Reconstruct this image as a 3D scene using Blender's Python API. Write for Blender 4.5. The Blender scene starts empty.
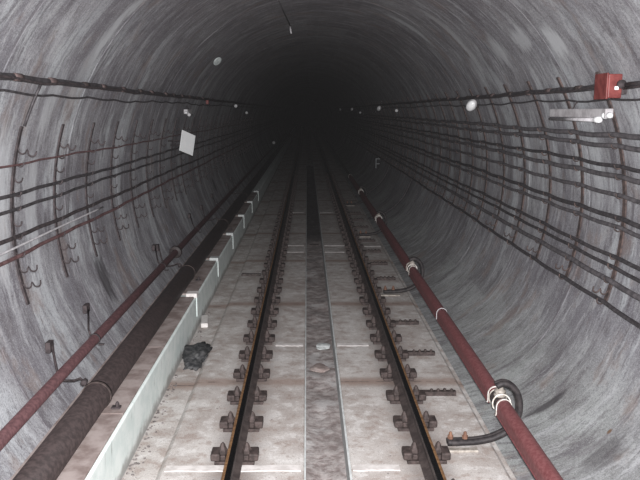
import bpy, bmesh, math, random
from mathutils import Vector, Matrix, noise as mnoise
random.seed(11)
C = bpy.context.scene.collection
PI = math.pi
R = 2.55            # inner radius of the lining
ZC = 1.809          # height of the tunnel axis above the track slab
def pol(th, r=R):   # point of the cross-section at angle th (degrees, 0 = right springing)
    a = math.radians(th)
    return (r*math.cos(a), ZC + r*math.sin(a))

ONES = ['', 'first', 'second', 'third', 'fourth', 'fifth', 'sixth', 'seventh', 'eighth', 'ninth', 'tenth', 'eleventh', 'twelfth',
        'thirteenth', 'fourteenth', 'fifteenth', 'sixteenth', 'seventeenth', 'eighteenth', 'nineteenth']
TENS = {2: ('twenty', 'twentieth'), 3: ('thirty', 'thirtieth'), 4: ('forty', 'fortieth'), 5: ('fifty', 'fiftieth')}
def nth(i):
    if i < 20: return ONES[i]
    t, o = divmod(i, 10)
    return TENS[t][1] if o == 0 else TENS[t][0] + '-' + ONES[o]
def near(i): return 'nearest' if i == 1 else nth(i) + ' nearest'

# ------------------------------------------------------------------ mesh helpers
class MB:
    def __init__(s): s.v = []; s.f = []; s.sm = []
    def add(s, vs, fs, smooth=False):
        n = len(s.v); s.v += [tuple(v) for v in vs]
        for f in fs: s.f.append([n+i for i in f]); s.sm.append(smooth)
        return s
    def box(s, x0, x1, y0, y1, z0, z1, bev=0.0):
        if bev <= 0:
            vs = [(x, y, z) for x in (x0, x1) for y in (y0, y1) for z in (z0, z1)]
            return s.add(vs, [(0,1,3,2),(4,6,7,5),(0,4,5,1),(2,3,7,6),(0,2,6,4),(1,5,7,3)])
        bm = bmesh.new()
        bmesh.ops.create_cube(bm, size=1)
        for v in bm.verts:
            v.co = Vector(((x0+x1)/2 + v.co.x*(x1-x0), (y0+y1)/2 + v.co.y*(y1-y0), (z0+z1)/2 + v.co.z*(z1-z0)))
        bmesh.ops.bevel(bm, geom=list(bm.edges), offset=bev, segments=2, affect='EDGES', profile=.5)
        return s.bm(bm)
    def bm(s, bm, smooth=False):
        bm.verts.index_update()
        s.add([v.co[:] for v in bm.verts], [[v.index for v in f.verts] for f in bm.faces], smooth)
        bm.free(); return s
    def tube(s, pts, r, n=8, flat=1.0, cap=True):
        pts = [Vector(p) for p in pts]; rings = []; ref = None
        for i, p in enumerate(pts):
            t = (pts[min(i+1, len(pts)-1)] - pts[max(i-1, 0)]).normalized()
            if ref is None:
                ref = Vector((0, 0, 1)) if abs(t.z) < .9 else Vector((1, 0, 0))
            u = (ref - t*ref.dot(t))
            if u.length < 1e-4: u = t.orthogonal()
            u.normalize(); w = t.cross(u); ref = u
            rr = r[i] if isinstance(r, (list, tuple)) else r
            rings.append([p + u*(math.cos(2*PI*k/n)*rr) + w*(math.sin(2*PI*k/n)*rr*flat) for k in range(n)])
        vs = [q for g in rings for q in g]; fs = []
        for i in range(len(pts)-1):
            for k in range(n):
                a = i*n+k; b = i*n+(k+1) % n
                fs.append((a, b, b+n, a+n))
        s.add(vs, fs, True)
        if cap:
            m = len(s.v) - len(vs)
            s.f.append([m+k for k in reversed(range(n))]); s.sm.append(False)
            s.f.append([m+(len(pts)-1)*n+k for k in range(n)]); s.sm.append(False)
        return s
    def lathe(s, prof, n=14, c=(0,0,0), axis='z'):
        vs = []; fs = []
        for r, h in prof:
            for k in range(n):
                a = 2*PI*k/n; x = r*math.cos(a); y = r*math.sin(a)
                q = {'z': (x, y, h), 'y': (x, h, y), 'x': (h, x, y)}[axis]
                vs.append((c[0]+q[0], c[1]+q[1], c[2]+q[2]))
        for i in range(len(prof)-1):
            for k in range(n):
                a = i*n+k; b = i*n+(k+1) % n
                fs.append((a, b, b+n, a+n))
        fs.append(list(reversed(range(n)))); fs.append([(len(prof)-1)*n+k for k in range(n)])
        return s.add(vs, fs, n > 6)
    def prism(s, prof, ys, smooth=False):     # closed profile of (x, z) swept along y
        n = len(prof); vs = [(x, y, z) for y in ys for x, z in prof]; fs = []
        for i in range(len(ys)-1):
            for k in range(n):
                a = i*n+k; b = i*n+(k+1) % n
                fs.append((a, b, b+n, a+n))
        fs.append(list(range(n))); fs.append(list(reversed([(len(ys)-1)*n+k for k in range(n)])))
        return s.add(vs, fs, smooth)
    def build(s, name, mat, parent=None, loc=(0,0,0), origin=(0,0,0)):
        me = bpy.data.meshes.new(name)
        me.from_pydata([(x-origin[0], y-origin[1], z-origin[2]) for x, y, z in s.v], [], s.f)
        bm = bmesh.new(); bm.from_mesh(me); bmesh.ops.recalc_face_normals(bm, faces=bm.faces); bm.to_mesh(me); bm.free()
        me.polygons.foreach_set('use_smooth', s.sm); me.update()
        me.materials.append(mat)
        o = bpy.data.objects.new(name, me); C.objects.link(o)
        if parent: o.parent = parent
        else: o.location = (loc[0]+origin[0], loc[1]+origin[1], loc[2]+origin[2])
        return o
def tag(o, label=None, cat=None, group=None, kind=None):
    if label: o['label'] = label
    if cat: o['category'] = cat
    if group: o['group'] = group
    if kind: o['kind'] = kind
    return o
def thing(name, label, cat, loc=(0,0,0), group=None):
    o = bpy.data.objects.new(name, None); C.objects.link(o); o.location = loc; o.empty_display_size = .1
    return tag(o, label, cat, group)
def dup(root, loc, label):
    r = root.copy(); C.objects.link(r); r.location = loc; r['label'] = label
    for ch in list(root.children):
        c = ch.copy(); C.objects.link(c); c.parent = r
        for g in ch.children:
            d = g.copy(); C.objects.link(d); d.parent = c
    return r

# ------------------------------------------------------------------ materials
class NT:
    def __init__(s, name):
        s.m = bpy.data.materials.new(name); s.m.use_nodes = True; s.t = s.m.node_tree
        s.t.nodes.clear()
        s.out = s.t.nodes.new('ShaderNodeOutputMaterial'); s.b = s.t.nodes.new('ShaderNodeBsdfPrincipled')
        s.t.links.new(s.b.outputs[0], s.out.inputs[0])
    def n(s, typ, **kw):
        o = s.t.nodes.new(typ)
        for k, v in kw.items(): setattr(o, k, v)
        return o
    def set(s, sock, v):
        if hasattr(v, 'is_linked') or isinstance(v, bpy.types.NodeSocket): s.t.links.new(v, sock)
        else: sock.default_value = v
    def math(s, op, a, b=0.0, c=None, clamp=False):
        o = s.n('ShaderNodeMath', operation=op, use_clamp=clamp)
        s.set(o.inputs[0], a); s.set(o.inputs[1], b)
        if c is not None: s.set(o.inputs[2], c)
        return o.outputs[0]
    def pos(s):
        return s.n('ShaderNodeNewGeometry').outputs['Position']
    def sep(s, v):
        o = s.n('ShaderNodeSeparateXYZ'); s.set(o.inputs[0], v); return o.outputs
    def comb(s, x, y, z):
        o = s.n('ShaderNodeCombineXYZ')
        for i, v in enumerate((x, y, z)): s.set(o.inputs[i], v)
        return o.outputs[0]
    def noise(s, v, scale, detail=4, rough=.55):
        o = s.n('ShaderNodeTexNoise'); s.set(o.inputs['Vector'], v)
        o.inputs['Scale'].default_value = scale; o.inputs['Detail'].default_value = detail; o.inputs['Roughness'].default_value = rough
        return o.outputs[0]
    def step(s, v, a, b, lo=0.0, hi=1.0):      # smooth map of a..b to lo..hi
        o = s.n('ShaderNodeMapRange', interpolation_type='SMOOTHSTEP'); s.set(o.inputs[0], v)
        for i, q in enumerate((a, b, lo, hi)): o.inputs[i+1].default_value = q
        return o.outputs[0]
    def mix(s, f, a, b):
        o = s.n('ShaderNodeMix', data_type='RGBA'); s.set(o.inputs[0], f)
        s.set(o.inputs[6], a if not isinstance(a, tuple) else (*a, 1)); s.set(o.inputs[7], b if not isinstance(b, tuple) else (*b, 1))
        return o.outputs[2]
    def bump(s, h, strength=.3, dist=.02):
        o = s.n('ShaderNodeBump'); o.inputs['Strength'].default_value = strength; o.inputs['Distance'].default_value = dist
        s.set(o.inputs['Height'], h); s.t.links.new(o.outputs[0], s.b.inputs['Normal'])
    def done(s, col, rough=.8, metal=0.0, spec=.3):
        s.set(s.b.inputs['Base Color'], col if not isinstance(col, tuple) else (*col, 1))
        s.set(s.b.inputs['Roughness'], rough); s.b.inputs['Metallic'].default_value = metal
        s.b.inputs['Specular IOR Level'].default_value = spec
        return s.m
def simple(name, a, b, scale=30, rough=.7, metal=0.0, spec=.3, lo=.35, hi=.65, bump=.15, obj=True):
    t = NT(name); p = t.pos(); nz = t.noise(p, scale, 5, .6)
    c = t.mix(t.step(nz, lo, hi), a, b)
    if bump: t.bump(nz, bump, .01)
    return t.done(c, rough, metal, spec)

def lining_material():
    t = NT('lining_concrete'); p = t.pos(); x, y, z = t.sep(p)
    a = t.math('ARCTAN2', t.math('SUBTRACT', z, ZC), x)          # -pi..pi
    a = t.math('FLOORED_MODULO', t.math('ADD', a, PI/2), 2*PI)          # starts at the invert: right 1.57, crown 3.14, left 4.71
    s = t.math('MULTIPLY', a, R)
    warp = t.noise(t.comb(t.math('MULTIPLY', s, .8), t.math('MULTIPLY', y, .8), 11.0), 1.0, 4, .6)
    yw = t.math('ADD', y, t.math('MULTIPLY', t.math('SUBTRACT', warp, .5), .35))
    blot = t.noise(t.comb(s, y, 7.0), 1.1, 5, .62)
    blot2 = t.noise(t.comb(t.math('MULTIPLY', s, 1.6), t.math('MULTIPLY', y, 3.4), 2.0), 1.7, 6, .68)
    fine = t.noise(p, 30, 5, .7)
    band = t.noise(t.comb(t.math('MULTIPLY', s, .50), t.math('MULTIPLY', yw, 2.0), 0.0), 1.0, 5, .62)
    streak = t.noise(t.comb(t.math('MULTIPLY', s, 1.0), t.math('MULTIPLY', yw, 4.6), 5.0), 1.0, 6, .68)
    streakf = t.noise(t.comb(t.math('MULTIPLY', s, 3.2), t.math('MULTIPLY', yw, 15.0), 3.0), 1.0, 6, .72)
    grit = t.noise(p, 85, 2, .6)
    uu = t.math('FLOORED_MODULO', t.math('SUBTRACT', yw, .22), 1.0)
    ringid = t.math('FLOOR', t.math('SUBTRACT', y, .22))
    wn = t.n('ShaderNodeTexWhiteNoise', noise_dimensions='2D')
    seg = t.math('FLOOR', t.math('ADD', t.math('MULTIPLY', a, 1.55), t.math('MULTIPLY', t.math('MODULO', ringid, 2.0), .5)))
    t.set(wn.inputs['Vector'], t.comb(ringid, seg, 0.0)); rnd = wn.outputs['Value']
    # base: grey with a violet cast, browner in the crown, greener low on the right
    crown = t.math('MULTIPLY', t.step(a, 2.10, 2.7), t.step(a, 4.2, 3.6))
    lowr = t.step(a, 1.25, .85)
    side = t.math('ADD', t.math('MULTIPLY', t.step(a, 2.55, 2.0), t.step(a, .95, 1.35)), t.math('MULTIPLY', t.step(a, 3.75, 4.2), t.step(a, 5.6, 5.1)), clamp=True)
    col = t.mix(t.step(blot, .32, .68), (.190, .186, .204), (.310, .312, .326))
    col = t.mix(t.math('MULTIPLY', crown, .8), col, t.mix(t.step(blot, .3, .7), (.135, .122, .131), (.222, .207, .214)))  # crown is browner; part of its darkness paints in the flash's falloff
    col = t.mix(t.math('MULTIPLY', lowr, .85), col, t.mix(t.step(blot, .35, .65), (.205, .210, .204), (.335, .362, .345)))
    col = t.mix(t.math('MULTIPLY', t.step(rnd, .6, 1.0), .30), col, (.36, .37, .38))
    col = t.mix(t.math('MULTIPLY', t.step(rnd, .35, .0), .30), col, (.13, .12, .132))
    # lime washed down the walls in bands, damp dark bands between them
    col = t.mix(t.math('MULTIPLY', t.math('MULTIPLY', t.step(band, .515, .60), side), .72), col, (.49, .52, .535))
    col = t.mix(t.math('MULTIPLY', t.math('MULTIPLY', t.step(band, .485, .38), side), .55), col, (.13, .12, .135))
    col = t.mix(t.math('MULTIPLY', t.step(streak, .54, .62), .45), col, (.48, .495, .51))
    col = t.mix(t.math('MULTIPLY', t.step(streak, .47, .36), .66), col, (.105, .095, .106))
    col = t.mix(t.math('MULTIPLY', t.step(blot2, .55, .64), .42), col, (.42, .435, .44))
    col = t.mix(t.math('MULTIPLY', t.step(blot2, .45, .34), .52), col, (.115, .103, .11))
    col = t.mix(t.math('MULTIPLY', t.step(streakf, .54, .63), .36), col, (.50, .51, .52))
    col = t.mix(t.math('MULTIPLY', t.step(streakf, .46, .36), .52), col, (.085, .075, .084))
    col = t.mix(t.math('MULTIPLY', t.step(fine, .50, .68), .40), col, (.10, .093, .10))
    col = t.mix(t.math('MULTIPLY', t.step(grit, .52, .70), .45), col, (.45, .46, .46))
    col = t.mix(t.math('MULTIPLY', t.step(grit, .48, .32), .45), col, (.09, .085, .092))
    col = t.mix(t.math('MULTIPLY', t.step(t.noise(t.comb(t.math('MULTIPLY', s, 1.2), t.math('MULTIPLY', y, 1.6), 21.0), 1.5, 5, .65), .55, .68), .38), col, (.22, .155, .125))
    # dirt in the ring joints
    jd = t.math('MINIMUM', uu, t.math('SUBTRACT', 1.0, uu))
    col = t.mix(t.math('MULTIPLY', t.math('MULTIPLY', t.step(jd, .06, .0), t.step(blot2, .38, .60)), .55), col, (.10, .088, .098))
    # single stains, lime patches and dark patches low on the right, each placed: (angle from right springing, y, half arc m, half length m, strength, light?)
    spots = [(37.2, 6.95, .20, .22, 1.0, 1), (39.5, 7.8, .16, .30, .8, 1), (38.5, 8.8, .22, .26, .75, 1), (57, 11.7, .48, .16, .85, 1), (50, 10.1, .6, .14, .6, 1),
             (141, 7.0, .38, .11, .75, 1), (133, 7.1, .20, .10, .6, 1), (148, 6.95, .5, .17, .5, 1), (176, 5.62, .75, .20, .8, 1), (176, 6.3, .55, .16, .65, 1), (158, 6.4, .4, .15, .55, 1),
             (200, 7.9, .34, .17, 1.0, 0), (198.6, 17.7, .22, .16, .9, 0), (-41, 6.13, .24, .07, 1.0, 0), (-35.4, 5.24, .028, .022, 1.3, 2), (-38.5, 5.05, .22, .16, .55, 0), (8, 7.0, .5, .12, .5, 1), (6, 9.2, .5, .10, .6, 1), (20, 10.7, .35, .12, .5, 1)]
    rag = t.noise(t.comb(t.math('MULTIPLY', s, 2.2), t.math('MULTIPLY', y, 9.0), 1.0), 1.4, 5, .7)
    for th, yy, hs, hy, k, light in spots:
        sc = (math.radians(th) + PI/2) % (2*PI) * R
        d = t.math('SQRT', t.math('ADD', t.math('POWER', t.math('DIVIDE', t.math('SUBTRACT', s, sc), hs), 2.0), t.math('POWER', t.math('DIVIDE', t.math('SUBTRACT', y, yy), hy), 2.0)))
        d = t.math('ADD', d, t.math('MULTIPLY', t.math('SUBTRACT', rag, .5), 1.9))
        col = t.mix(t.math('MULTIPLY', t.step(d, 1.15, .45), min(k, 1.0)*.85), col, [(.050, .045, .049), (.52, .54, .55), (.13, .068, .03)][light])
    h = t.math('ADD', t.math('MULTIPLY', streakf, .6), fine)
    t.bump(h, .28, .012)
    return t.done(col, t.step(streak, .3, .7, .65, .88), 0, .3)

def floor_material():
    t = NT('floor_concrete'); p = t.pos(); x, y, z = t.sep(p)
    big = t.noise(p, 1.7, 5, .6); mid = t.noise(p, 7, 5, .65); fine = t.noise(p, 45, 4, .65)
    col = t.mix(t.step(big, .34, .66), (.405, .365, .335), (.565, .545, .515))
    col = t.mix(t.math('MULTIPLY', t.step(mid, .52, .62), .60), col, (.30, .235, .20))
    col = t.mix(t.math('MULTIPLY', t.step(mid, .47, .38), .58), col, (.70, .69, .665))
    grit = t.noise(p, 110, 2, .6)
    col = t.mix(t.math('MULTIPLY', t.step(grit, .48, .32), .40), col, (.22, .19, .17))
    col = t.mix(t.math('MULTIPLY', t.step(grit, .52, .70), .35), col, (.72, .71, .69))
    col = t.mix(t.math('MULTIPLY', t.step(fine, .56, .68), .6), col, (.20, .175, .165))
    # rusty joints across the panels every 3.1 m
    j = t.math('ABSOLUTE', t.math('SUBTRACT', t.math('FLOORED_MODULO', t.math('SUBTRACT', y, 5.67), 3.1), 1.55))
    jn = t.math('ADD', j, t.math('MULTIPLY', t.math('SUBTRACT', mid, .5), .35))
    col = t.mix(t.math('MULTIPLY', t.step(jn, .17, .03), .70), col, (.27, .185, .145))
    col = t.mix(t.math('MULTIPLY', t.step(j, .014, .006), t.step(mid, .45, .6)), col, (.15, .12, .105))
    # brake dust and grease beside the rails
    for rx in (-.777, .723):
        d = t.math('ADD', t.math('ABSOLUTE', t.math('SUBTRACT', x, rx)), t.math('MULTIPLY', t.math('SUBTRACT', mid, .5), .30))
        col = t.mix(t.math('MULTIPLY', t.step(d, .27, .06), .62), col, (.14, .112, .10))
    t.bump(t.math('ADD', mid, t.math('MULTIPLY', fine, .5)), .22, .015)
    return t.done(col, t.step(big, .3, .7, .62, .85), 0, .3)
def silt_material():
    t = NT('drain_silt'); p = t.pos(); x, y, z = t.sep(p)
    mid = t.noise(p, 9, 6, .7); big = t.noise(p, 2.6, 4, .6)
    col = t.mix(t.step(mid, .36, .64), (.21, .175, .165), (.40, .37, .355))
    col = t.mix(t.math('MULTIPLY', t.step(big, .56, .66), .7), col, (.50, .49, .48))
    col = t.mix(t.math('MULTIPLY', t.step(y, 16.0, 17.5), .85), col, (.03, .028, .03))  # silt colour turns near black farther along the drain
    t.bump(mid, .5, .04)
    return t.done(col, t.step(big, .4, .6, .55, .85), 0, .4)
def kerb_material():
    t = NT('whitewashed_kerb'); p = t.pos(); x, y, z = t.sep(p)
    n1 = t.noise(p, 6, 5, .65); n2 = t.noise(t.comb(x, t.math('MULTIPLY', y, 14.0), t.math('MULTIPLY', z, 2.0)), 1.2, 4, .6)
    col = t.mix(t.step(n1, .35, .65), (.69, .78, .75), (.82, .89, .86))
    col = t.mix(t.math('MULTIPLY', t.step(n2, .62, .76), .8), col, (.20, .20, .19))
    dirt = t.math('ADD', z, t.math('MULTIPLY', t.math('SUBTRACT', n1, .5), .22))
    col = t.mix(t.math('MULTIPLY', t.step(dirt, .09, .0), .75), col, (.27, .25, .235))
    t.bump(n1, .2, .01)
    return t.done(col, .75)
M = {}
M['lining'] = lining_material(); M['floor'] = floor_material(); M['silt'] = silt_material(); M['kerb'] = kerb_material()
M['ledge'] = simple('brown_dusty_concrete', (.20, .155, .14), (.36, .31, .29), 5, .85)
M['slab_edge'] = simple('pale_drain_edge', (.45, .48, .47), (.60, .63, .62), 8, .8)
M['limewash'] = simple('limewash', (.60, .575, .545), (.76, .74, .715), 14, .8)
M['rust'] = simple('rusted_steel', (.028, .021, .019), (.066, .049, .045), 26, .7, .1)
M['rail_rust'] = simple('rail_steel_side', (.046, .036, .034), (.085, .068, .063), 12, .6, .2)
M['rail_edge'] = simple('rail_rust_lip', (.20, .105, .048), (.38, .215, .105), 30, .45, .5)
M['polish'] = simple('polished_rail_head', (.10, .10, .105), (.16, .155, .155), 40, .16, 1.0, bump=0)
M['bracket'] = simple('bracket_iron', (.030, .025, .026), (.066, .052, .053), 24, .75, .1)
M['cable'] = simple('black_cable', (.030, .027, .029), (.068, .062, .065), 16, .6)
M['cable_grey'] = simple('dusty_grey_cable', (.060, .056, .060), (.125, .115, .12), 14, .65)
M['cable_red'] = simple('reddish_cable', (.085, .042, .042), (.15, .085, .084), 14, .65)
M['pale'] = simple('pale_conduit', (.42, .41, .42), (.60, .59, .60), 18, .5)
M['pipe_dark'] = simple('dark_brown_pipe', (.022, .0165, .016), (.042, .031, .030), 30, .55)
M['pipe_red'] = simple('red_brown_pipe', (.058, .029, .031), (.098, .050, .052), 30, .45)
M['cover_red'] = simple('red_rail_cover', (.130, .040, .042), (.190, .074, .075), 40, .5)
M['box_red'] = simple('red_box_paint', (.125, .024, .022), (.20, .048, .042), 16, .5)
M['white'] = simple('white_enamel', (.80, .82, .82), (.88, .89, .89), 20, .35, bump=0)
M['sign'] = simple('white_sign_paint', (.90, .93, .92), (.94, .96, .95), 12, .5, bump=0)
M['lamp'] = simple('white_lamp_glass', (.88, .90, .90), (.94, .95, .95), 10, .2, 0, .6, bump=0)
M['grey_metal'] = simple('grey_lamp_housing', (.36, .345, .35), (.54, .53, .535), 9, .5, 0.0)
M['porcelain'] = simple('white_insulator', (.42, .39, .34), (.80, .78, .74), 22, .5)
M['orange_rust'] = simple('orange_rust_bolt', (.12, .062, .042), (.20, .11, .072), 26, .8)
M['rag'] = simple('dark_wet_rag', (.022, .024, .026), (.085, .085, .085), 16, .8)
M['rubble'] = simple('rubble_grey', (.09, .08, .075), (.24, .22, .21), 20, .9)
M['grey_insulator'] = simple('grey_insulator', (.20, .18, .155), (.38, .35, .31), 22, .5)
M['tie'] = simple('dusty_tie_band', (.055, .038, .037), (.12, .088, .083), 22, .7)
M['letter'] = simple('pale_letter_paint', (.20, .215, .22), (.28, .295, .30), 16, .6)
M['bracket_rust'] = simple('rusty_bracket', (.040, .031, .030), (.105, .074, .066), 18, .8, .1)
M['cream'] = simple('cream_wash', (.50, .475, .45), (.68, .655, .63), 9, .8)
M['arm'] = simple('dark_arm_iron', (.017, .015, .016), (.042, .036, .036), 20, .6, .1)
M['far_dark'] = simple('far_end_darkness', (.004, .004, .004), (.008, .008, .008), 2, .9)  # near-black colour standing in for the darkness deep in the tunnel
M['disc'] = simple('grey_green_disc', (.36, .40, .39), (.50, .55, .53), 16, .5)
M['dark_wood'] = simple('dark_bar', (.04, .033, .03), (.09, .075, .07), 20, .85)

# ------------------------------------------------------------------ the setting
Y0, Y1 = -4.0, 120.0
def lining(name, prof):
    ys = []; rr = random.Random(3)
    k = math.floor(Y0)
    b = MB(); rings = []
    while k < Y1:
        j = rr.uniform(0, .004)
        base = k + .22
        rings += [(base+.004, j), (base+.5, j), (base+.980, j), (base+.984, j+.003), (base+.997, .003)]
        k += 1
    n = len(prof); vs = []; fs = []
    for y, d in rings:
        for x, z in prof:
            v = Vector((x, z-ZC)); L = v.length
            if L > R-.02: v = v*((L+d)/L)
            vs.append((v.x, y, v.y+ZC))
    for i in range(len(rings)-1):
        for q in range(n-1):
            a = i*n+q; fs.append((a, a+1, a+1+n, a+n))
    b.add(vs, fs, False)
    o = b.build(name, M['lining']); tag(o, kind='structure'); return o
def arc(t0, t1, n): return [pol(t0+(t1-t0)*i/n) for i in range(n+1)]
P0, P1, P2 = Vector((1.37, -.03)), Vector((1.95, .10)), Vector(pol(-29))
fil = [tuple(P0*(1-t)**2 + P1*2*t*(1-t) + P2*t*t) for t in [i/9 for i in range(9)]]
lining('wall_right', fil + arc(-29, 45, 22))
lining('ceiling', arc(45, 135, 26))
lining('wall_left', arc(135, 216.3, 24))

b = MB(); b.box(-2.7, 2.7, Y1-.6, Y1-.3, -.5, 4.5); tag(b.build('dark_end_cap', M['far_dark']), kind='structure')  # added cap closing the tunnel, coloured near black to read as darkness
# track slab in one piece: two panels, a drain between them, lower strips outside
fp = [(-1.66, -.4), (-1.66, -.035), (-1.36, -.035), (-1.335, -.012), (-1.315, 0), (-.245, 0), (-.235, -.008), (-.235, -.30), (.125, -.30), (.125, -.008), (.135, 0), (1.30, 0), (1.32, -.012), (1.335, -.035), (1.45, -.035), (1.45, -.4)]
o = MB().prism(fp, [Y0 + (Y1-Y0)*i/40 for i in range(41)]).build('floor', M['floor']); tag(o, kind='structure')
# drain lining (pale side face on the right and the left) and the silt lying in it
b = MB(); b.box(.108, .1245, Y0, Y1, -.30, .004, 0)
tag(b.build('trim_1', M['slab_edge']), kind='structure')
b = MB(); b.box(-.2345, -.222, Y0, Y1, -.30, .003, 0)
tag(b.build('trim_2', M['slab_edge']), kind='structure')
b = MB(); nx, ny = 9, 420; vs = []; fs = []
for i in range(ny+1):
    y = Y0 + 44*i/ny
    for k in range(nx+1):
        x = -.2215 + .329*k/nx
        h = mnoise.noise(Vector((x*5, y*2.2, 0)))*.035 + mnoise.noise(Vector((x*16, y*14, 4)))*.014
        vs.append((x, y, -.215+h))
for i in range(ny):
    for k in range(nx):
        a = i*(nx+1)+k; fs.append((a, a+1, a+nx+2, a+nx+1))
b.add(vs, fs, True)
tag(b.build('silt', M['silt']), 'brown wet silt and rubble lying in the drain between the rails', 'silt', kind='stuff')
# limewashed strips across the panels
k = 3
for yy, xs in ((5.36, ((-1.30, -.26), (.14, .50))), (8.43, ((-.58, -.26), (.14, .51))), (14.3, ((-.60, -.27), (.14, .52))), (15.0, ((-.60, -.27), (.14, .60))), (20.0, ((-.62, -.3), (.14, .5))), (14.9, ((.95, 1.28),))):
    for x0, x1 in xs:
        w = .05 if yy < 10 else .06
        b = MB()
        n = 10; vs = []
        for i in range(n+1):
            x = x0 + (x1-x0)*i/n
            e = random.uniform(-.006, .006); e2 = random.uniform(-.006, .006)
            vs += [(x, yy-w+e, 0.0005), (x, yy-w+e+.006, .006), (x, yy+w+e2-.006, .006), (x, yy+w+e2, .0005)]
        fs = []
        for i in range(n):
            for q in range(3): a = i*4+q; fs.append((a, a+1, a+5, a+4))
        b.add(vs, fs)
        tag(b.build('trim_%d' % k, M['cream']), kind='structure'); k += 1
# kerb and the ledge behind it
kx = -1.612
kp = [(-2.02, -.30), (kx, -.30), (kx, .375), (kx-.012, .385), (-2.02, .385)]
tag(MB().prism(kp, [Y0 + (Y1-Y0)*i/40 for i in range(41)]).build('kerb', M['kerb']), kind='structure')
led = [(-2.115, .25), (-2.02, .25), (-2.02, .384), (-2.115, .384)]
tag(MB().prism(led, [Y0, Y1]).build('trim_%d' % k, M['ledge']), kind='structure'); k += 1
# brown cover slabs on the kerb, white nibs between them
nibs = [9.2, 11.5, 13.9, 16.4, 18.9, 21.4]
edges = [(3.4, 5.458), (5.464, 7.106), (7.112, 9.13)] + [(nibs[i]+.1, nibs[i+1]-.07) for i in range(5)]
for i, (a, c) in enumerate(edges):
    b = MB(); b.box(-2.0, kx-.02, a, c, .386, .408, .004)
    where = ['beside the lower end of the big pipe', 'beside the near pipe strap', 'ending at the nearest white nib', 'between the first and second white nibs', 'between the second and third white nibs', 'between the third and fourth white nibs', 'between the fourth and fifth white nibs', 'between the fifth and sixth white nibs'][i]
    tag(b.build('cover_slab', M['ledge'], origin=(-1.82, (a+c)/2, .386)), 'brown dusty cover slab on the white kerb ' + where, 'slab', 'cover slabs on the kerb')
for i, yy in enumerate(nibs):
    b = MB(); b.box(-1.735, kx+.016, yy-.06, yy+.09, .387, .445, .006)
    b2 = MB(); b2.box(kx+.002, kx+.014, yy-.04, yy+.09, .14, .386, .004)
    t = thing('kerb_nib', 'white concrete nib on top of the kerb, %s to the camera' % near(i+1), 'kerb block', (kx, yy, .387), 'white nibs along the kerb')
    b.build('cap', M['slab_edge'] if i else M['limewash'], t, origin=(kx, yy, .387)); b2.build('face_block', M['kerb'], t, origin=(kx, yy, .387))  # all caps are white; farther ones coloured duller to imitate fading light

# ------------------------------------------------------------------ running rails
LX, RX = -.777, .723
def rail(name, cx, out, label):
    t = thing(name, label, 'rail', (cx, 3.2, .03))
    h = .16
    half = [(.065, 0), (.065, .010), (.030, .022), (.010, .034), (.008, .10), (.014, .114), (.034, .122), (.035, .146), (.030, .156), (.022, h)]
    prof = half + [(-x, z) for x, z in reversed(half)]
    ys = [0, 15, 30, 60, 100]
    MB().prism(prof, ys).build('rail_section', M['rail_rust'], t)
    # polished running band sits slightly towards the gauge side, a rusty lip is left outside
    s = out
    MB().prism([(-s*.030, h-.0035), (s*.012, h-.0035+.004), (s*.012, h+.0015), (-s*.026, h+.0015)], ys).build('running_surface', M['polish'], t)
    MB().prism([(s*.0125, h), (s*.0345, h-.013), (s*.0365, h-.012), (s*.034, h-.002), (s*.024, h+.002), (s*.0125, h+.0015)], ys).build('rust_lip', M['rail_edge'], t)['label'] = 'orange rusty outer edge of the rail head'
    return t
rail('running_rail', LX, -1, 'steel running rail beside the white kerb, on the side of the big brown pipe')
rail('running_rail', RX, 1, 'steel running rail beside the red third rail cover')

def fastener_proto():
    t = thing('rail_fastener', 'x', 'rail fastener', (LX, 4.9, 0), 'rail fasteners')
    MB().box(-.155, .155, -.075, .075, .001, .029, .005).build('base_plate', M['rust'], t)
    for s in (-1, 1):
        b = MB(); b.box(min(s*.112, s*.185), max(s*.112, s*.185), -.072, .072, .030, .092, .012)
        b.build('shoulder_block', M['rust'], t)
        b = MB(); b.box(min(s*.071, s*.110), max(s*.071, s*.110), -.055, .055, .030, .072, .006)
        b.build('clip', M['rust'], t)
        b = MB(); b.lathe([(.042, .073), (.040, .100), (.033, .108), (.024, .124), (.017, .146), (.007, .158)], 6, (s*.094, 0, 0))
        b.build('bolt', M['rust'], t)
    return t
fp_ = fastener_proto()
for side, cx, txt in ((0, LX, 'rail nearer the white kerb'), (1, RX, 'rail nearer the red third rail')):
    for i in range(44):
        y = 4.88 + .605*i
        lab = 'rusty bolted fastener, %s on the %s' % (near(i+1), txt)
        grp = 'fasteners of the rail by the kerb' if side == 0 else 'fasteners of the rail by the third rail'
        if side == 0 and i == 0: fp_['label'] = lab; fp_['group'] = grp; fp_.location = (cx, y, 0)
        else: o = dup(fp_, (cx, y, 0), lab); o['group'] = grp

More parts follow.
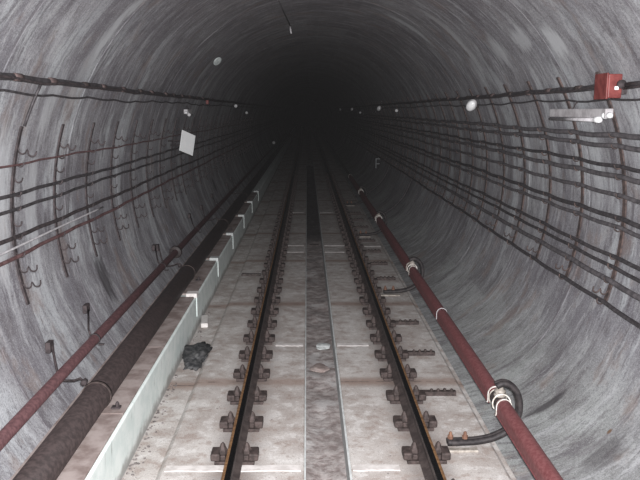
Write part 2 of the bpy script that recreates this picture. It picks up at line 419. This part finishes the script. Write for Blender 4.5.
# rusty cross bars sticking out beside the right rail
def bar_proto():
    t = thing('steel_bar', 'x', 'steel bar', (.93, 6.85, 0), 'rusty steel bars beside the rail')
    MB().box(-.01, .30, -.030, .030, .0005, .045, .005).build('bar', M['rust'], t)
    for k in range(4):
        MB().lathe([(.017, .046), (.017, .060), (.009, .068)], 6, (.06+.065*k, random.uniform(-.008, .008), 0)).build('bolt', M['rust'], t)
    return t
bp = bar_proto()
ybars = [6.85, 8.05, 9.28, 11.84, 13.05, 14.25, 15.45, 17.3, 18.5, 19.7]
for i, y in enumerate(ybars):
    lab = 'rusty studded steel bar jutting from the rail towards the third rail, %s' % near(i+1)
    if i == 0: bp['label'] = lab
    else: dup(bp, (.93, y, 0), lab)
b = MB(); b.box(-.19, .17, -.035, .035, .001, .04, .008); b.box(-.05, .06, -.05, .03, .041, .06, .006)
tag(MB().box(-.17, .15, -.03, .035, .001, .042, .01).build('timber_bar', M['dark_wood'], loc=(-1.13, 12.15, 0)), 'short dark bar lying on the slab outside the rail by the kerb', 'bar')

# ------------------------------------------------------------------ third rail with red cover on goose-neck brackets
TX, TZ = 1.35, .40
GY = [5.72, 10.87, 16.1, 21.5]
steel = MB().prism([(TX-.028, TZ-.055), (TX+.028, TZ-.055), (TX+.026, TZ-.02), (TX+.012, TZ-.012), (TX+.012, TZ+.015), (TX+.026, TZ+.022), (TX+.026, TZ+.03), (TX-.026, TZ+.03), (TX-.026, TZ+.022), (TX-.012, TZ+.015), (TX-.012, TZ-.012), (TX-.026, TZ-.02)], [3.3, 60])
tag(steel.build('third_rail', M['rail_rust']), 'dark steel third rail, bare only where the red covers stop at the brackets', 'third rail')
def cover_prof(r, th, drop, lip):
    pts = []
    for k in range(15):
        a = PI*k/14; pts.append((math.cos(a)*r, math.sin(a)*r*1.05))
    outer = [(r+lip, -drop), (r, -drop+.004)] + pts + [(-r, -drop+.004), (-r-lip, -drop)]
    ri = r - th; inn = []
    for k in range(15):
        a = PI - PI*k/14; inn.append((math.cos(a)*ri, math.sin(a)*ri*1.05))
    return outer + [(-ri, -drop)] + inn + [(ri, -drop)]
def cover(y0, y1, label, joints=()):
    t = thing('third_rail_cover', label, 'rail cover', (TX, y0, TZ), 'red third rail covers')
    pr = cover_prof(.058, .006, .065, .006)
    MB().prism(pr, [0, y1-y0], False).build('cover_shell', M['cover_red'], t)
    pr2 = cover_prof(.064, .0045, .069, .006)
    for yy in (.03, y1-y0-.03):
        MB().prism(pr2, [yy-.008, yy+.008], False).build('end_strip', M['porcelain'], t)['label'] = 'white strip round the end of the cover'
    for jy in joints:
        MB().prism(pr2, [jy-y0-.006, jy-y0+.006], False).build('joint_strip', M['pale'], t)['label'] = 'thin pale joint band'
    return t
ends = [3.3] + GY + [27]
names = ['red cover of the third rail, running out at the bottom edge', 'red third rail cover between the two nearest goose-neck brackets', 'red third rail cover between the second and third goose-neck brackets', 'red third rail cover between the third and fourth goose-neck brackets', 'red third rail cover beyond the fourth goose-neck bracket']
for i in range(5):
    cover(ends[i] + (.11 if i else 0), ends[i+1] - .11, names[i], (8.35,) if i == 1 else ())

def goose():
    t = thing('third_rail_bracket', 'x', 'rail bracket', (1.2, GY[0], 0), 'goose-neck third rail brackets')
    raw = [(.935, .045), (1.05, .047), (1.18, .055), (1.31, .085), (1.42, .145), (1.487, .235), (1.512, .32), (1.506, .41), (1.475, .487), (1.425, .535), (1.37, .550), (1.315, .528)]
    pts = []
    for i in range(len(raw)-1):
        p0 = Vector(raw[max(i-1, 0)]); p1 = Vector(raw[i]); p2 = Vector(raw[i+1]); p3 = Vector(raw[min(i+2, len(raw)-1)])
        for q in range(4):
            s = q/4; v = .5*((2*p1) + (p2-p0)*s + (2*p0-5*p1+4*p2-p3)*s*s + (3*p1-p0-3*p2+p3)*s**3)
            pts.append((v.x-1.2, 0, v.y))
    pts.append((raw[-1][0]-1.2, 0, raw[-1][1]))
    b = MB(); 
    # flat steel with two ribs: a double bar with a groove between
    for dy in (-.022, .022): b.tube([(x, y+dy, z) for x, y, z in pts], .026, 10)
    b.build('curved_arm', M['arm'], t)
    MB().box(-.36, -.03, -.11, -.055, .0005, .02, .004).build('foot_plate', M['grey_insulator'], t)
    for dx in (-.24, -.12):
        MB().lathe([(.024, .0735), (.024, .10), (.015, .106), (.013, .128), (.006, .134)], 6, (dx, 0, 0)).build('bolt', M['orange_rust'], t)
    # porcelain clamp holding the rail from above
    b = MB(); b.lathe([(.03, TZ+.0315), (.05, TZ+.04), (.05, TZ+.058), (.034, TZ+.066), (.046, TZ+.074), (.046, TZ+.09), (.03, TZ+.098), (.022, TZ+.122)], 16, (TX-1.2, 0, 0))
    ins = b.build('insulator', M['grey_insulator'], t); ins['label'] = 'dull grey insulator under the arm'
    b = MB()
    for dy in (-.062, .062):
        b2 = MB(); b2.tube([(TX-1.2+math.cos(a)*.072, dy, TZ+math.sin(a)*.075) for a in [math.radians(q) for q in range(-35, 216, 10)]], .0065, 6)
        b2.build('clamp_ring', M['grey_insulator'] if dy > 0 else M['porcelain'], ins)
    return t
g0 = goose()
for i, y in enumerate(GY):
    lab = 'dark goose-neck bracket curling over the red third rail, %s' % near(i+1)
    if i == 0: g0['label'] = lab
    else: dup(g0, (1.2, y, 0), lab)

# ------------------------------------------------------------------ cables
def drift(y): return max(-.085, -.0065*max(0, y-5.6))
def run(th, off, y0, y1, sag, seed, wob=.008, dth=0.0, step=.25):
    rr = random.Random(seed); pts = []; n = int((y1-y0)/step)
    ph = [rr.uniform(0, 6.28) for _ in range(3)]
    for i in range(n+1):
        y = y0 + (y1-y0)*i/n
        u = (y - .37) % 1.0
        sg = sag*4*u*(1-u)
        x, z = pol(th + dth*min(1, max(0, (y-6)/14)), R-off)
        w = wob*(math.sin(y*.9+ph[0]) + .6*math.sin(y*2.3+ph[1])) if wob else 0
        pts.append((x, y, z - sg + w))
    return pts
def cable(name, label, th, r, mat, off=.05, sag=.012, seed=0, wob=.006, y0=2.8, y1=60, group=None, dth=0.0, n=8):
    o = MB().tube(run(th, off, y0, y1, sag, seed, wob, dth), r, n).build(name, mat)
    return tag(o, label, 'cable', group)
RTH = [16.7, 14.5, 10.4, 8.3, 4.5, 359.9, 357.9, 352.2, 350.2, 347.3, 342.7]
RR = [.0225, .0205, .017, .0225, .019, .0215, .019, .0185, .017, .0245, .019]
rl = ['topmost of the long black cables on the bracketed wall, below the lamp', 'second black cable from the top, close under the topmost one',
      'third cable from the top, thin, first of the second pair', 'fourth cable from the top, thick, lower of the second pair', 'fifth cable from the top, running alone at mid wall',
      'sixth cable from the top, upper of the pair at mid wall', 'seventh cable from the top, lower of the pair at mid wall',
      'eighth cable from the top, first of the tight lower bunch', 'ninth cable from the top, second of the tight lower bunch', 'thick tenth cable from the top in the tight lower bunch', 'lowest black cable, alone at the feet of the brackets']
for i, th in enumerate(RTH):
    cable('wall_cable', rl[i], th, RR[i], M['cable_grey'] if i in (0, 1, 3, 4, 6, 9) else M['cable'], .053, .018 if i < 7 else .012, 30+i, .007 if i not in (9, 8) else .004, group='long cables on the bracketed wall', dth=.5 if i < 7 else .3)
LTH = [168.6, 174.0, 176.6, 181.8, 185.2]
LR = [.0085, .0145, .0135, .017, .016]
lm = ['cable_red', 'cable', 'cable', 'bracket', 'cable_red']
ll = ['thin reddish cable, highest of those in the hooks on the kerb side wall', 'jet black cable on the kerb side wall, upper of two close together', 'black cable on the kerb side wall, lower of two close together',
      'dark brown cable beside the pale conduit on the kerb side wall', 'red brown cable, lowest in the hooks on the kerb side wall']
for i, th in enumerate(LTH):
    cable('wall_cable', ll[i], th, LR[i], M[lm[i]], .053, .010, 60+i, .006, group='cables in the hooks on the kerb side wall', dth=.6)
o = MB().tube(run(183.6, .056, 3.0, 8.3, 0, 5, .003), .009, 8).build('pale_conduit', M['pale'])
tag(o, 'thin pale conduit lying along the dark brown cable on the kerb side wall', 'conduit')
# upper bundles
def bundle(th, th2, side, y_gap, seed):
    lab = 'thick dark cable bundle high on the kerb side wall' if side < 0 else 'thick dark cable bundle high on the bracketed wall, entering the red box'
    t = thing('cable_bundle', lab, 'cable', (0, 0, 0))
    pts = run(th, .045, 2.8, y_gap[0] if y_gap else 60, .010, seed, .004, .0)
    def put(p):
        MB().tube(p, .025, 9).build('main_cable', M['cable'], t)
        tw = [(x - math.copysign(.03, x), y, z - .012 + .010*math.sin(y*4.1)) for x, y, z in p]
        MB().tube(tw, .010, 6).build('thin_companion', M['bracket'], t)
    put(pts)
    if y_gap: put(run(th, .045, y_gap[1], 60, .010, seed, .004, .0))
    for k in range(16):
        y = 4.55 + k*.78 + random.uniform(-.12, .12)
        if y_gap and y_gap[0]-.08 < y < y_gap[1]+.08: continue
        x, z = pol(th, R-.045)
        x -= math.copysign(.008, x)
        MB().lathe([(.020, -.07), (.0285, -.06), (.029, .06), (.02, .07)], 10, (x, y, z-.002), 'y').build('tie', M['tie'] if k % 3 else M['rust'], t)
    cable('thin_cable', 'thin black cable just below the thick bundle on the %s' % ('kerb side wall' if side < 0 else 'lamp side wall'), th2, .009, M['cable'], .02, .02, seed+1, .010)
bundle(153.2, 156.0, -1, None, 80)
bundle(26.3, 23.6, 1, (5.80, 6.12), 90)

# ------------------------------------------------------------------ wall brackets with hooks
def hookpath(th, off, rad, double):
    # tangential frame at the cable centre: e_in towards the axis, e_up upward along the wall
    x, z = pol(th, R-off); a = math.radians(th)
    ein = Vector((-math.cos(a), -math.sin(a))); eup = Vector((-math.sin(a), math.cos(a)))
    if eup.y < 0: eup = -eup
    c = Vector((x, z)); pts = []
    pts.append(c - ein*(off-.014) + eup*.012)
    for k in range(9):
        q = PI + PI*k/8; pts.append(c + ein*(math.cos(q)*rad) + eup*(math.sin(q)*rad))
    if double:
        c2 = c + ein*(2*rad+.016)
        pts.append(c + ein*(rad+.008) + eup*.016)
        for k in range(9):
            q = PI + PI*k/8; pts.append(c2 + ein*(math.cos(q)*rad) + eup*(math.sin(q)*rad))
        pts.append(c2 + ein*(rad+.003) + eup*.018)
    else: pts.append(c + ein*(rad+.002) + eup*.012)
    return pts
def bracket_proto(name, t0, t1, hooks, cat, y, mat, w=.028):
    x0, z0 = pol(t1, R-.01)
    org = (x0, y, z0)
    t = thing(name, 'x', cat, org)
    b = MB(); n = 26; vs = []; fs = []
    for i in range(n+1):
        th = t0 + (t1-t0)*i/n
        for r, dy in ((R-.004, -w), (R-.018, -w), (R-.018, w), (R-.004, w)):
            px, pz = pol(th, r); vs.append((px, y+dy, pz))
    for i in range(n):
        for k in range(4):
            fs.append((i*4+k, i*4+(k+1) % 4, i*4+4+(k+1) % 4, i*4+4+k))
    fs += [(3, 2, 1, 0), (n*4, n*4+1, n*4+2, n*4+3)]
    b.add(vs, fs); b.build('bar', mat, t, origin=org)
    for th, dbl, rad in hooks:
        hp = hookpath(th, .053, rad, dbl)
        MB().tube([(p.x, y, p.y) for p in hp], .0062, 6).build('hook', mat, t, origin=org)
    return t
HL = [(166.2, 1, .030), (171.4, 0, .030), (179.4, 0, .030), (188.0, 1, .030), (191.0, 1, .030)] + [(th, 0, .026) for th in LTH] 
HR = [(344.7, 1, .028)] + [(th, 0, .0325) for th in RTH]
lb = bracket_proto('hook_bracket', 162.2, 194.6, HL, 'cable bracket', 5.87, M['bracket'], .022)
rb = bracket_proto('cable_bracket', 29.0, -17.6, HR, 'cable bracket', 6.37, M['bracket_rust'], .030)
for i in range(26):
    lab = 'dark iron bracket with empty curled hooks on the kerb side wall, %s' % near(i+1)
    if i == 0: lb['label'] = lab; lb['group'] = 'hook brackets on the kerb side wall'
    else: dup(lb, (lb.location.x, 5.87+i, lb.location.z), lab)
    lab = 'dark upright iron bracket behind the cables on the lamp side wall, %s' % near(i+1)
    if i == 0: rb['label'] = lab; rb['group'] = 'upright brackets on the lamp side wall'
    else: dup(rb, (rb.location.x, 6.37+i, rb.location.z), lab)
# thin wire from the upper bundle down to the nearest left bracket
pts = [(pol(th, R-.03)[0], 5.87+.05*(162-th)/9, pol(th, R-.03)[1]) for th in (154.2, 156, 158, 160, 162)]
tag(MB().tube(pts, .012, 6).build('drop_wire', M['cable']), 'thin black wire dropping from the high bundle to the nearest hook bracket', 'wire')

# ------------------------------------------------------------------ pipes on the left
PX, PZ, PR = -1.85, .409+.112, .106
def straight(x, z, y0, y1, r, n=20): return MB().tube([(x, y0 + (y1-y0)*i/12, z) for i in range(13)], r, n)
tag(straight(PX, PZ, 2.9, 70, PR, 24).build('water_pipe', M['pipe_dark']), 'big dark brown pipe lying on the ledge behind the white kerb', 'pipe')
QX, QZ, QR = -2.14, .665, .044
tag(straight(QX, QZ, 2.9, 70, QR, 16).build('thin_pipe', M['pipe_red']), 'thin red brown pipe hung on the wall above the big pipe', 'pipe')
def ringmesh(prof, n):
    b = MB(); m = len(prof); vs = []; fs = []
    for k in range(n):
        a = 2*PI*k/n
        vs += [(r*math.cos(a), h, r*math.sin(a)) for r, h in prof]
    for k in range(n):
        for q in range(m): fs.append((k*m+q, k*m+(q+1) % m, ((k+1) % n)*m+(q+1) % m, ((k+1) % n)*m+q))
    return b.add(vs, fs)
tag(ringmesh([(.047, -.06), (.085, -.05), (.092, -.015), (.092, .015), (.085, .05), (.047, .06)], 18).build('pipe_coupling', M['pipe_dark'], loc=(QX, 10.8, QZ)), 'round dark coupling on the thin red brown pipe', 'coupling')
def strap_proto():
    t = thing('pipe_strap', 'x', 'pipe strap', (PX, 5.55, PZ), 'straps round the big pipe')
    b = MB(); n = 28; vs = []; fs = []
    for i in range(n+1):
        a = math.radians(-60 + 300*i/n)
        for r, dy in ((PR+.002, -.022), (PR+.009, -.022), (PR+.009, .022), (PR+.002, .022)):
            vs.append((math.cos(a)*r, dy, math.sin(a)*r))
    for i in range(n):
        for k in range(4): fs.append((i*4+k, i*4+(k+1) % 4, i*4+4+(k+1) % 4, i*4+4+k))
    b.add(vs, fs, True); b.build('band', M['rust'], t)
    lug = MB().box(PR+.004, PR+.075, -.03, .03, -.103, -.088, .003).build('lug', M['bracket'], t)
    MB().lathe([(.016, -.087), (.016, -.066), (.008, -.05)], 6, (PR+.05, 0, 0)).build('bolt', M['bracket'], lug)
    # rod up to a block on the wall, passing behind the thin pipe
    wx, wz = pol(203.2, R-.03)
    p = [(-.080, .012, .085), (-.13, .03, .13), (-.20, .10, .085), (-.30, .16, .062), (-.375, .23, .10), (wx-PX+.03, .32, wz-PZ)]
    MB().tube([(x, y, z) for x, y, z in p], .011, 6).build('tie_rod', M['bracket'], t)
    MB().lathe([(.022, -.03), (.028, 0), (.022, .03)], 8, (-.098, .015, .105), 'y').build('eye', M['bracket'], t)
    b = MB(); b.box(wx-PX-.012, wx-PX+.03, .27, .37, wz-PZ-.045, wz-PZ+.045, .006); b.build('wall_block', M['bracket'], t)
    return t
st = strap_proto()
for i, y in enumerate([5.55, 10.0, 14.4, 19.15]):
    lab = 'dark strap with a tie rod round the big brown pipe, %s' % near(i+1)
    if i == 0: st['label'] = lab
    else: dup(st, (PX, y, PZ), lab)
def clip_proto():
    t = thing('pipe_clip', 'x', 'pipe clip', (QX, 6.55, QZ), 'clips of the thin pipe')
    b = MB(); n = 20; vs = []; fs = []
    for i in range(n+1):
        a = math.radians(-70 + 290*i/n)
        for r, dy in ((QR+.002, -.014), (QR+.008, -.014), (QR+.008, .014), (QR+.002, .014)):
            vs.append((math.cos(a)*r, dy, math.sin(a)*r))
    for i in range(n):
        for k in range(4): fs.append((i*4+k, i*4+(k+1) % 4, i*4+4+(k+1) % 4, i*4+4+k))
    b.add(vs, fs, True); b.build('band', M['bracket'], t)
    wx, wz = pol(202.6, R-.03)
    MB().tube([(-.035, 0, .040), (-.065, .05, .075), (wx-QX+.03, .38, wz-QZ-.005)], .010, 6).build('arm', M['bracket'], t)
    MB().box(.035, .085, -.014, .014, -.052, -.042, .002).build('lug', M['bracket'], t)
    b = MB(); b.box(wx-QX-.012, wx-QX+.03, .33, .44, wz-QZ-.03, wz-QZ+.05, .006); b.build('wall_block', M['bracket'], t)
    return t
cp = clip_proto()
for i, y in enumerate([6.55, 9.75, 12.9, 16.1, 20.3]):
    lab = 'dark wall clip holding the thin red brown pipe, %s' % near(i+1)
    if i == 0: cp['label'] = lab
    else: dup(cp, (QX, y, QZ), lab)

# ------------------------------------------------------------------ right wall fittings
# red junction box on the upper bundle
bx, bz = pol(26.0, R)
t = thing('junction_box', 'square red junction box on the upper cable bundle above the tube lamp', 'junction box', (bx, 5.98, bz-.10))
def tb(b, name, mat, par): return b.build(name, mat, par)
ang = math.radians(24)
def rot_in(b, a):     # tilt a piece in the cross-section to sit on the wall
    c, s = math.cos(a), math.sin(a)
    b.v = [(x*c - z*s, y, x*s + z*c) for x, y, z in b.v]; return b
b = MB(); b.box(-.170, -.062, -.12, .12, -.01, .175, .008); tb(b, 'body', M['box_red'], t)
b = MB(); b.box(-.186, -.171, -.126, .126, -.018, .183, .004); tb(b, 'lid', M['box_red'], t)
b = MB(); b.box(-.061, .004, -.06, .06, .02, .07, .004); tb(rot_in(b, .0), 'back_plate', M['bracket'], t)
MB().lathe([(.034, -.155), (.034, -.122)], 12, (-.075, 0, .095), 'y').build('cable_gland', M['bracket'], t)
MB().box(-.125, -.095, -.140, -.121, .052, .080, .004).build('clasp', M['white'], t)['label'] = 'white clasp'
# tube lamp
def tube_lamp(label, y0, y1, th, side):
    x, z = pol(th, R); sg = side
    t = thing('tube_lamp', label, 'lamp', (x, y0, z))
    L = y1-y0
    MB().box(-.105 if sg > 0 else .035, -.035 if sg > 0 else .105, .02, L, -.035, .045, .008).build('housing', M['grey_metal'], t)
    xx = -.105*sg
    MB().tube([(xx-.005*sg, .10, -.052), (xx-.005*sg, L-.05, -.052)], .016, 10).build('tube', M['pale'], t)
    for yy in (.30, L-.30):
        MB().box(min(0, -.036*sg), max(0, -.036*sg), yy-.02, yy+.02, .0, .03).build('mount', M['bracket'], t)
    MB().tube([(xx*.7, L*.60, .046), (xx*.5, L*.60, .09), (xx*.25, L*.58, .12)], .007, 6).build('cord', M['bracket'], t)
    b = MB(); b.lathe([(.010, -.12), (.022, -.105), (.027, -.07), (.020, -.055), (.020, -.02), (.030, -.01), (.030, .025), (.020, .04)], 14, (xx*.80, .06, -.012), 'y')
    b.build('end_cap', M['white'], t)['label'] = 'bright white end cap'
    MB().lathe([(.010, -.05), (.026, -.04), (.027, .05), (.018, .07)], 14, (xx*1.05, .16, -.05), 'y').build('socket', M['white'], t)['label'] = 'bright white socket'
    return t
tube_lamp('long grey tube lamp with white end under the red box', 6.28, 7.76, 20.3, 1)
tube_lamp('small tube lamp with white end on the kerb side wall behind the white sign', 13.2, 13.75, 159.9, -1)
# round lamps
def dome_lamp():
    x, z = pol(23.2, R)
    t = thing('bulkhead_lamp', 'x', 'lamp', (x, 11.15, z), 'white wall lamps')
    a = math.radians(203.2)
    q = Vector((-math.cos(math.radians(23.2)), -.72, -math.sin(math.radians(23.2))-.38)).normalized().to_track_quat('Z', 'Y').to_matrix()
    def lat(prof, sx=1.0):
        b = MB(); b.lathe(prof, 22)
        qq = Matrix.Rotation(math.radians(40), 3, 'Z')
        def sq(px, py): v = qq @ Vector((px*.98, py*.60, 0)); return v.x, v.y
        b.v = [tuple(q @ Vector((*sq(px, py), pz)) + Vector((-.085, 0, .028))) for px, py, pz in b.v]; return b
    lat([(.06, .018), (.115, .05), (.122, .075), (.118, .082)], 1.15).build('base', M['grey_metal'], t)
    lat([(.116, .083), (.112, .105), (.090, .130), (.055, .145), (.02, .150)], 1.15).build('diffuser', M['lamp'], t)
    MB().tube([(-.012, .03, -.035), (-.06, .03, -.03), (-.10, .04, .02)], .014, 8).build('mount', M['bracket'], t)
    return t
dl = dome_lamp()
for i, y in enumerate([9.68, 25.4, 40.6, 54.6]):
    lab = ['large round white wall lamp hanging under the bundle left of the red box', 'second round white lamp along the bundle, further into the dark', 'third round white lamp, a small dot deep in the tunnel', 'farthest round white lamp, the tiniest dot deep in the tunnel'][i]
    if i == 0: dl['label'] = lab
    else: dup(dl, (dl.location.x, y, dl.location.z), lab)
# small reflectors
def reflector(label, th, y, r):
    x, z = pol(th, R-.02); s = -1 if x > 0 else 1
    t = thing('reflector', label, 'reflector', (x, y, z))
    b = MB(); b.lathe([(r, -.012), (r*1.02, 0), (r*.7, .012)], 14, (s*(r+.05), 0, 0), 'y'); b.build('plate', M['white'], t)
    MB().tube([(s*(.008), .02, 0), (s*(r+.05), .02, 0)], .007, 6).build('stem', M['bracket'], t)
reflector('small white reflector on the lamp side wall between the first and second lamps', 21.2, 20.9, .042)
reflector('small pale reflector at the end of the kerb side bundle', 156.0, 21.4, .045)
reflector('tiny pale reflector deep on the kerb side wall', 160.9, 26.2, .045)
reflector('tiny white reflector low in the dark on the kerb side', 203, 45, .09)
reflector('tiny pale reflector beside the second lamp, lower than it', 19.0, 35.5, .05)
# red tag on the left bundle
x, z = pol(153.2, R-.10)
tag(MB().box(-.026, .026, -.03, .03, -.08, -.005, .006).build('cable_tag', M['box_red'], loc=(x+.03, 14.85, z)), 'small red tag hanging on the kerb side cable bundle', 'tag')
# white sign: a long board on the wall, tilted
cx, cz = pol(170.6, R-.31)
t = thing('sign_board', 'blank white board tilted on the kerb side wall', 'sign', (cx, 12.6, cz))
bm = bmesh.new(); bmesh.ops.create_cube(bm, size=1)
b = MB().bm(bm)
ph = math.radians(26); ax = Vector((math.sin(ph), math.cos(ph), 0)); upv = Vector((0, 0, 1)); nrm = ax.cross(upv)
if nrm.x < 0: nrm = -nrm
be = math.radians(16); e1 = ax*math.cos(be) - upv*math.sin(be); e2 = upv*math.cos(be) + ax*math.sin(be)
b.v = [tuple(e1*(vx*.38) + e2*(vz*.345) + nrm*(vy*.012)) for vx, vy, vz in b.v]
b.build('panel', M['sign'], t)
for k in (-.15, .15):
    b = MB(); p0 = e1*k - nrm*.008; wx = -math.sqrt(R*R-(cz+p0.z-ZC)**2) + .012 - cx
    b.tube([tuple(p0), (wx, p0.y-.03, p0.z)], .012, 6); b.build('standoff', M['bracket'], t)
# grey disc on the crown, pale streak hanging in the crown
x, z = pol(135.4, R-.012); a = math.radians(135.4)
b = MB(); b.lathe([(.085, 0), (.085, .012), (.07, .018)], 20)
q = Vector((-math.cos(a), -.55, -math.sin(a))).normalized().to_track_quat('Z', 'Y').to_matrix()
b.v = [tuple(q @ Vector(v) + q @ Vector((0, 0, .05))) for v in b.v]
t = thing('marker_disc', 'round grey green disc on the curved ceiling', 'marker', (x, 13.4, z)); b.build('disc', M['disc'], t)
b = MB(); b.tube([(0, 0, 0), tuple(q @ Vector((0, 0, .048)))], .01, 6); b.build('stem', M['bracket'], t)
x, z = pol(101.9, R-.01)
t = thing('hanging_wire', 'thin dark wire along the crown with a pale loose end', 'wire', (x, 14.4, z))
MB().tube([(-.10, -3.2, .01-.02), (-.06, -2, -.03), (-.03, -1, -.025), (0, 0, -.03)], .010, 6).build('wire', M['cable'], t)
MB().tube([(0, .0, -.03), (.005, -.04, -.10), (.02, -.05, -.17)], .016, 6).build('loose_end', M['pale'], t)['label'] = 'pale loose end'
# pale F-shaped mark far on the lower right wall
x, z = pol(-21, R-.05)
w = .02
bm = bmesh.new()
for vs in ([(-.085, -.17), (-.05, -.17), (-.05, -.03), (.055, -.03), (.055, .01), (-.05, .01), (-.05, .14), (.07, .14), (.07, .175), (-.085, .175)],):
    top = [bm.verts.new((px, -w, pz)) for px, pz in vs]; f = bm.faces.new(top)
    r = bmesh.ops.extrude_face_region(bm, geom=[f])
    for v in [g for g in r['geom'] if isinstance(g, bmesh.types.BMVert)]: v.co.y += 2*w
tag(MB().bm(bm).build('letter_mark', M['letter'], loc=(x-.075, 26.0, z)), 'pale letter F low on the wall deep in the tunnel', 'letter')
# cables dropping from the bunch to the track far off
def drop(label, th0, th1, y, lean):
    pts = []
    for i in range(15):
        u = i/14; th = th0 + (th1-th0)*u
        r = R - .03
        x, z = pol(th, r)
        if th < -29:
            k = (-29-th)/(-29-th1) if th1 != -29 else 0
            q = P2*(1-k)**2 + P1*2*k*(1-k) + P0*k*k; q = q + Vector((-.03, .035)); x, z = q.x, q.y
        pts.append((x, y + lean*u*u, z))
    tag(MB().tube(pts, .022, 7).build('drop_cable', M['cable']), label, 'cable', 'cables dropping to the third rail')
drop('dark cable dropping from the bunch down the wall to the third rail, nearer one', -16, -52, 18.55, .3)
drop('dark cable dropping from the bunch down the wall to the third rail, farther one', -14, -52, 23.5, .3)

# ------------------------------------------------------------------ litter on the floor
bm = bmesh.new(); bmesh.ops.create_icosphere(bm, subdivisions=4, radius=1)
for v in bm.verts:
    n = mnoise.noise(v.co*1.6 + Vector((3, 1, 0)))*.6 + mnoise.noise(v.co*4)*.38
    v.co = v.co*(1+n); v.co.x *= .14; v.co.y *= .36; v.co.z = max(v.co.z, -.3)*.075
lo = min(v.co.z for v in bm.verts)
for v in bm.verts: v.co.z -= lo
tag(MB().bm(bm, True).build('rag', M['rag'], loc=(-1.46, 8.1, -.034)), 'crumpled dark grey rag in the gutter at the foot of the kerb', 'rag')
b = MB(); b.box(-.05, .04, -.20, .20, 0, .06, .012)
tag(b.build('concrete_fragment', M['limewash'], loc=(-1.545, 9.45, -.034)), 'white broken concrete piece leaning at the kerb under the nearest nib', 'fragment').rotation_euler = (0, 0, .12)
rr = random.Random(8); b = MB()
for i in range(300):
    if i < 220: x = -1.602 + abs(rr.gauss(0, .045)); z0 = -.035
    else: x = rr.uniform(-1.25, 1.25); z0 = 0
    if z0 == 0 and (-.28 < x < .17 or abs(x-LX) < .24 or abs(x-RX) < .24 or x > .9): continue
    if x > -1.37 and z0 < 0: continue
    y = rr.uniform(4.5, 10) if i < 260 else rr.uniform(4.5, 22); s = rr.uniform(.003, .015)*(1 if z0 < 0 else .6)
    if z0 < 0 and (7.5 < y < 8.7 or 9.15 < y < 9.75): continue
    bm = bmesh.new(); bmesh.ops.create_icosphere(bm, subdivisions=1, radius=s)
    for v in bm.verts: v.co = v.co*(1+rr.uniform(-.3, .3)); v.co.z *= .6; v.co += Vector((x, y, z0+s*.5))
    b.bm(bm)
tag(b.build('rubble', M['rubble']), 'small grey crumbs of rubble along the kerb and on the slab', 'rubble', kind='stuff')
def stone(label, x, y, z, sx, sy, sz, seed):
    bm = bmesh.new(); bmesh.ops.create_icosphere(bm, subdivisions=3, radius=1)
    for v in bm.verts:
        n = mnoise.noise(v.co*1.3 + Vector((seed, 0, 0)))*.4; v.co = v.co*(1+n); v.co = Vector((v.co.x*sx, v.co.y*sy, max(v.co.z, -.5)*sz))
    lo = min(v.co.z for v in bm.verts)
    for v in bm.verts: v.co.z -= lo
    tag(MB().bm(bm, False).build('stone', M['slab_edge'] if seed == 1 else M['ledge'], loc=(x, y, z)), label, 'stone')
stone('pale flat stone in the middle of the drain', -.02, 8.9, -.185, .09, .10, .028, 1)
stone('brown stone in the drain nearer than the pale one', -.07, 8.1, -.185, .10, .12, .03, 2)
tag(MB().box(-.1, .1, -.06, .06, 0, .03, .004).build('plank', M['dark_wood'], loc=(-.06, 15.9, -.17)), 'dark plank lying across the drain', 'plank')

# ------------------------------------------------------------------ camera and light
cam = bpy.data.cameras.new('camera'); co = bpy.data.objects.new('camera', cam); C.objects.link(co)
cam.sensor_width = 36; cam.lens = 746*36/640; cam.clip_end = 400; cam.clip_start = .05
# tunnel direction, up and right expressed in the camera's frame (x right, y down, z forward), from the vanishing point (306.8, 110.7)
d = Vector((306.8-320, 110.7-240, 746)).normalized()
up0 = Vector((0, -1, 0)); up = (up0 - d*up0.dot(d)).normalized(); rt = d.cross(up)
if rt.x < 0: rt = -rt
# world = (right, forward, up); camera axes in world
ex = Vector((rt.x, d.x, up.x)); ey = -Vector((rt.y, d.y, up.y)); ez = -Vector((rt.z, d.z, up.z))
m = Matrix((ex, ey, ez)).transposed().to_4x4(); m.translation = Vector((-.215, 0, 2.713))
co.matrix_world = m
bpy.context.scene.camera = co
def light(name, typ, loc, power, size, col=(1, 1, 1)):
    l = bpy.data.lights.new(name, typ); l.energy = power; l.color = col
    if typ in ('POINT', 'SPOT'): l.shadow_soft_size = size
    o = bpy.data.objects.new(name, l); C.objects.link(o); o.location = loc; return o
# the camera's own flash, aimed along the view
fl = light('camera_flash', 'SPOT', (-.18, -.02, 2.80), 4000, .05, (1.0, .972, .995))
fl.data.spot_size = math.radians(92); fl.data.spot_blend = 1.0
fl.rotation_euler = (math.radians(90-12), 0, 0)
# headlamps of the train the picture was taken from, low beside the cab
for sx in (-.75, .75):
    h = light('train_headlamp', 'SPOT', (sx, -.6, 1.9), 190, .12, (1.0, .975, .96))
    h.data.spot_size = math.radians(80); h.data.spot_blend = 1.0
    h.rotation_euler = (math.radians(90-8), 0, 0)
w = bpy.data.worlds.new('dark'); bpy.context.scene.world = w; w.use_nodes = True
w.node_tree.nodes['Background'].inputs[0].default_value = (.003, .0028, .0032, 1)
# thin haze in the tunnel air, added to lift the blacks
vs = w.node_tree.nodes.new('ShaderNodeVolumeScatter'); vs.inputs['Density'].default_value = .00008
w.node_tree.links.new(vs.outputs[0], w.node_tree.nodes['World Output'].inputs['Volume'])
sc = bpy.context.scene
sc.view_settings.view_transform = 'Standard'; sc.view_settings.look = 'None'; sc.view_settings.exposure = 0; sc.view_settings.gamma = 1
sc.view_settings.use_curve_mapping = False
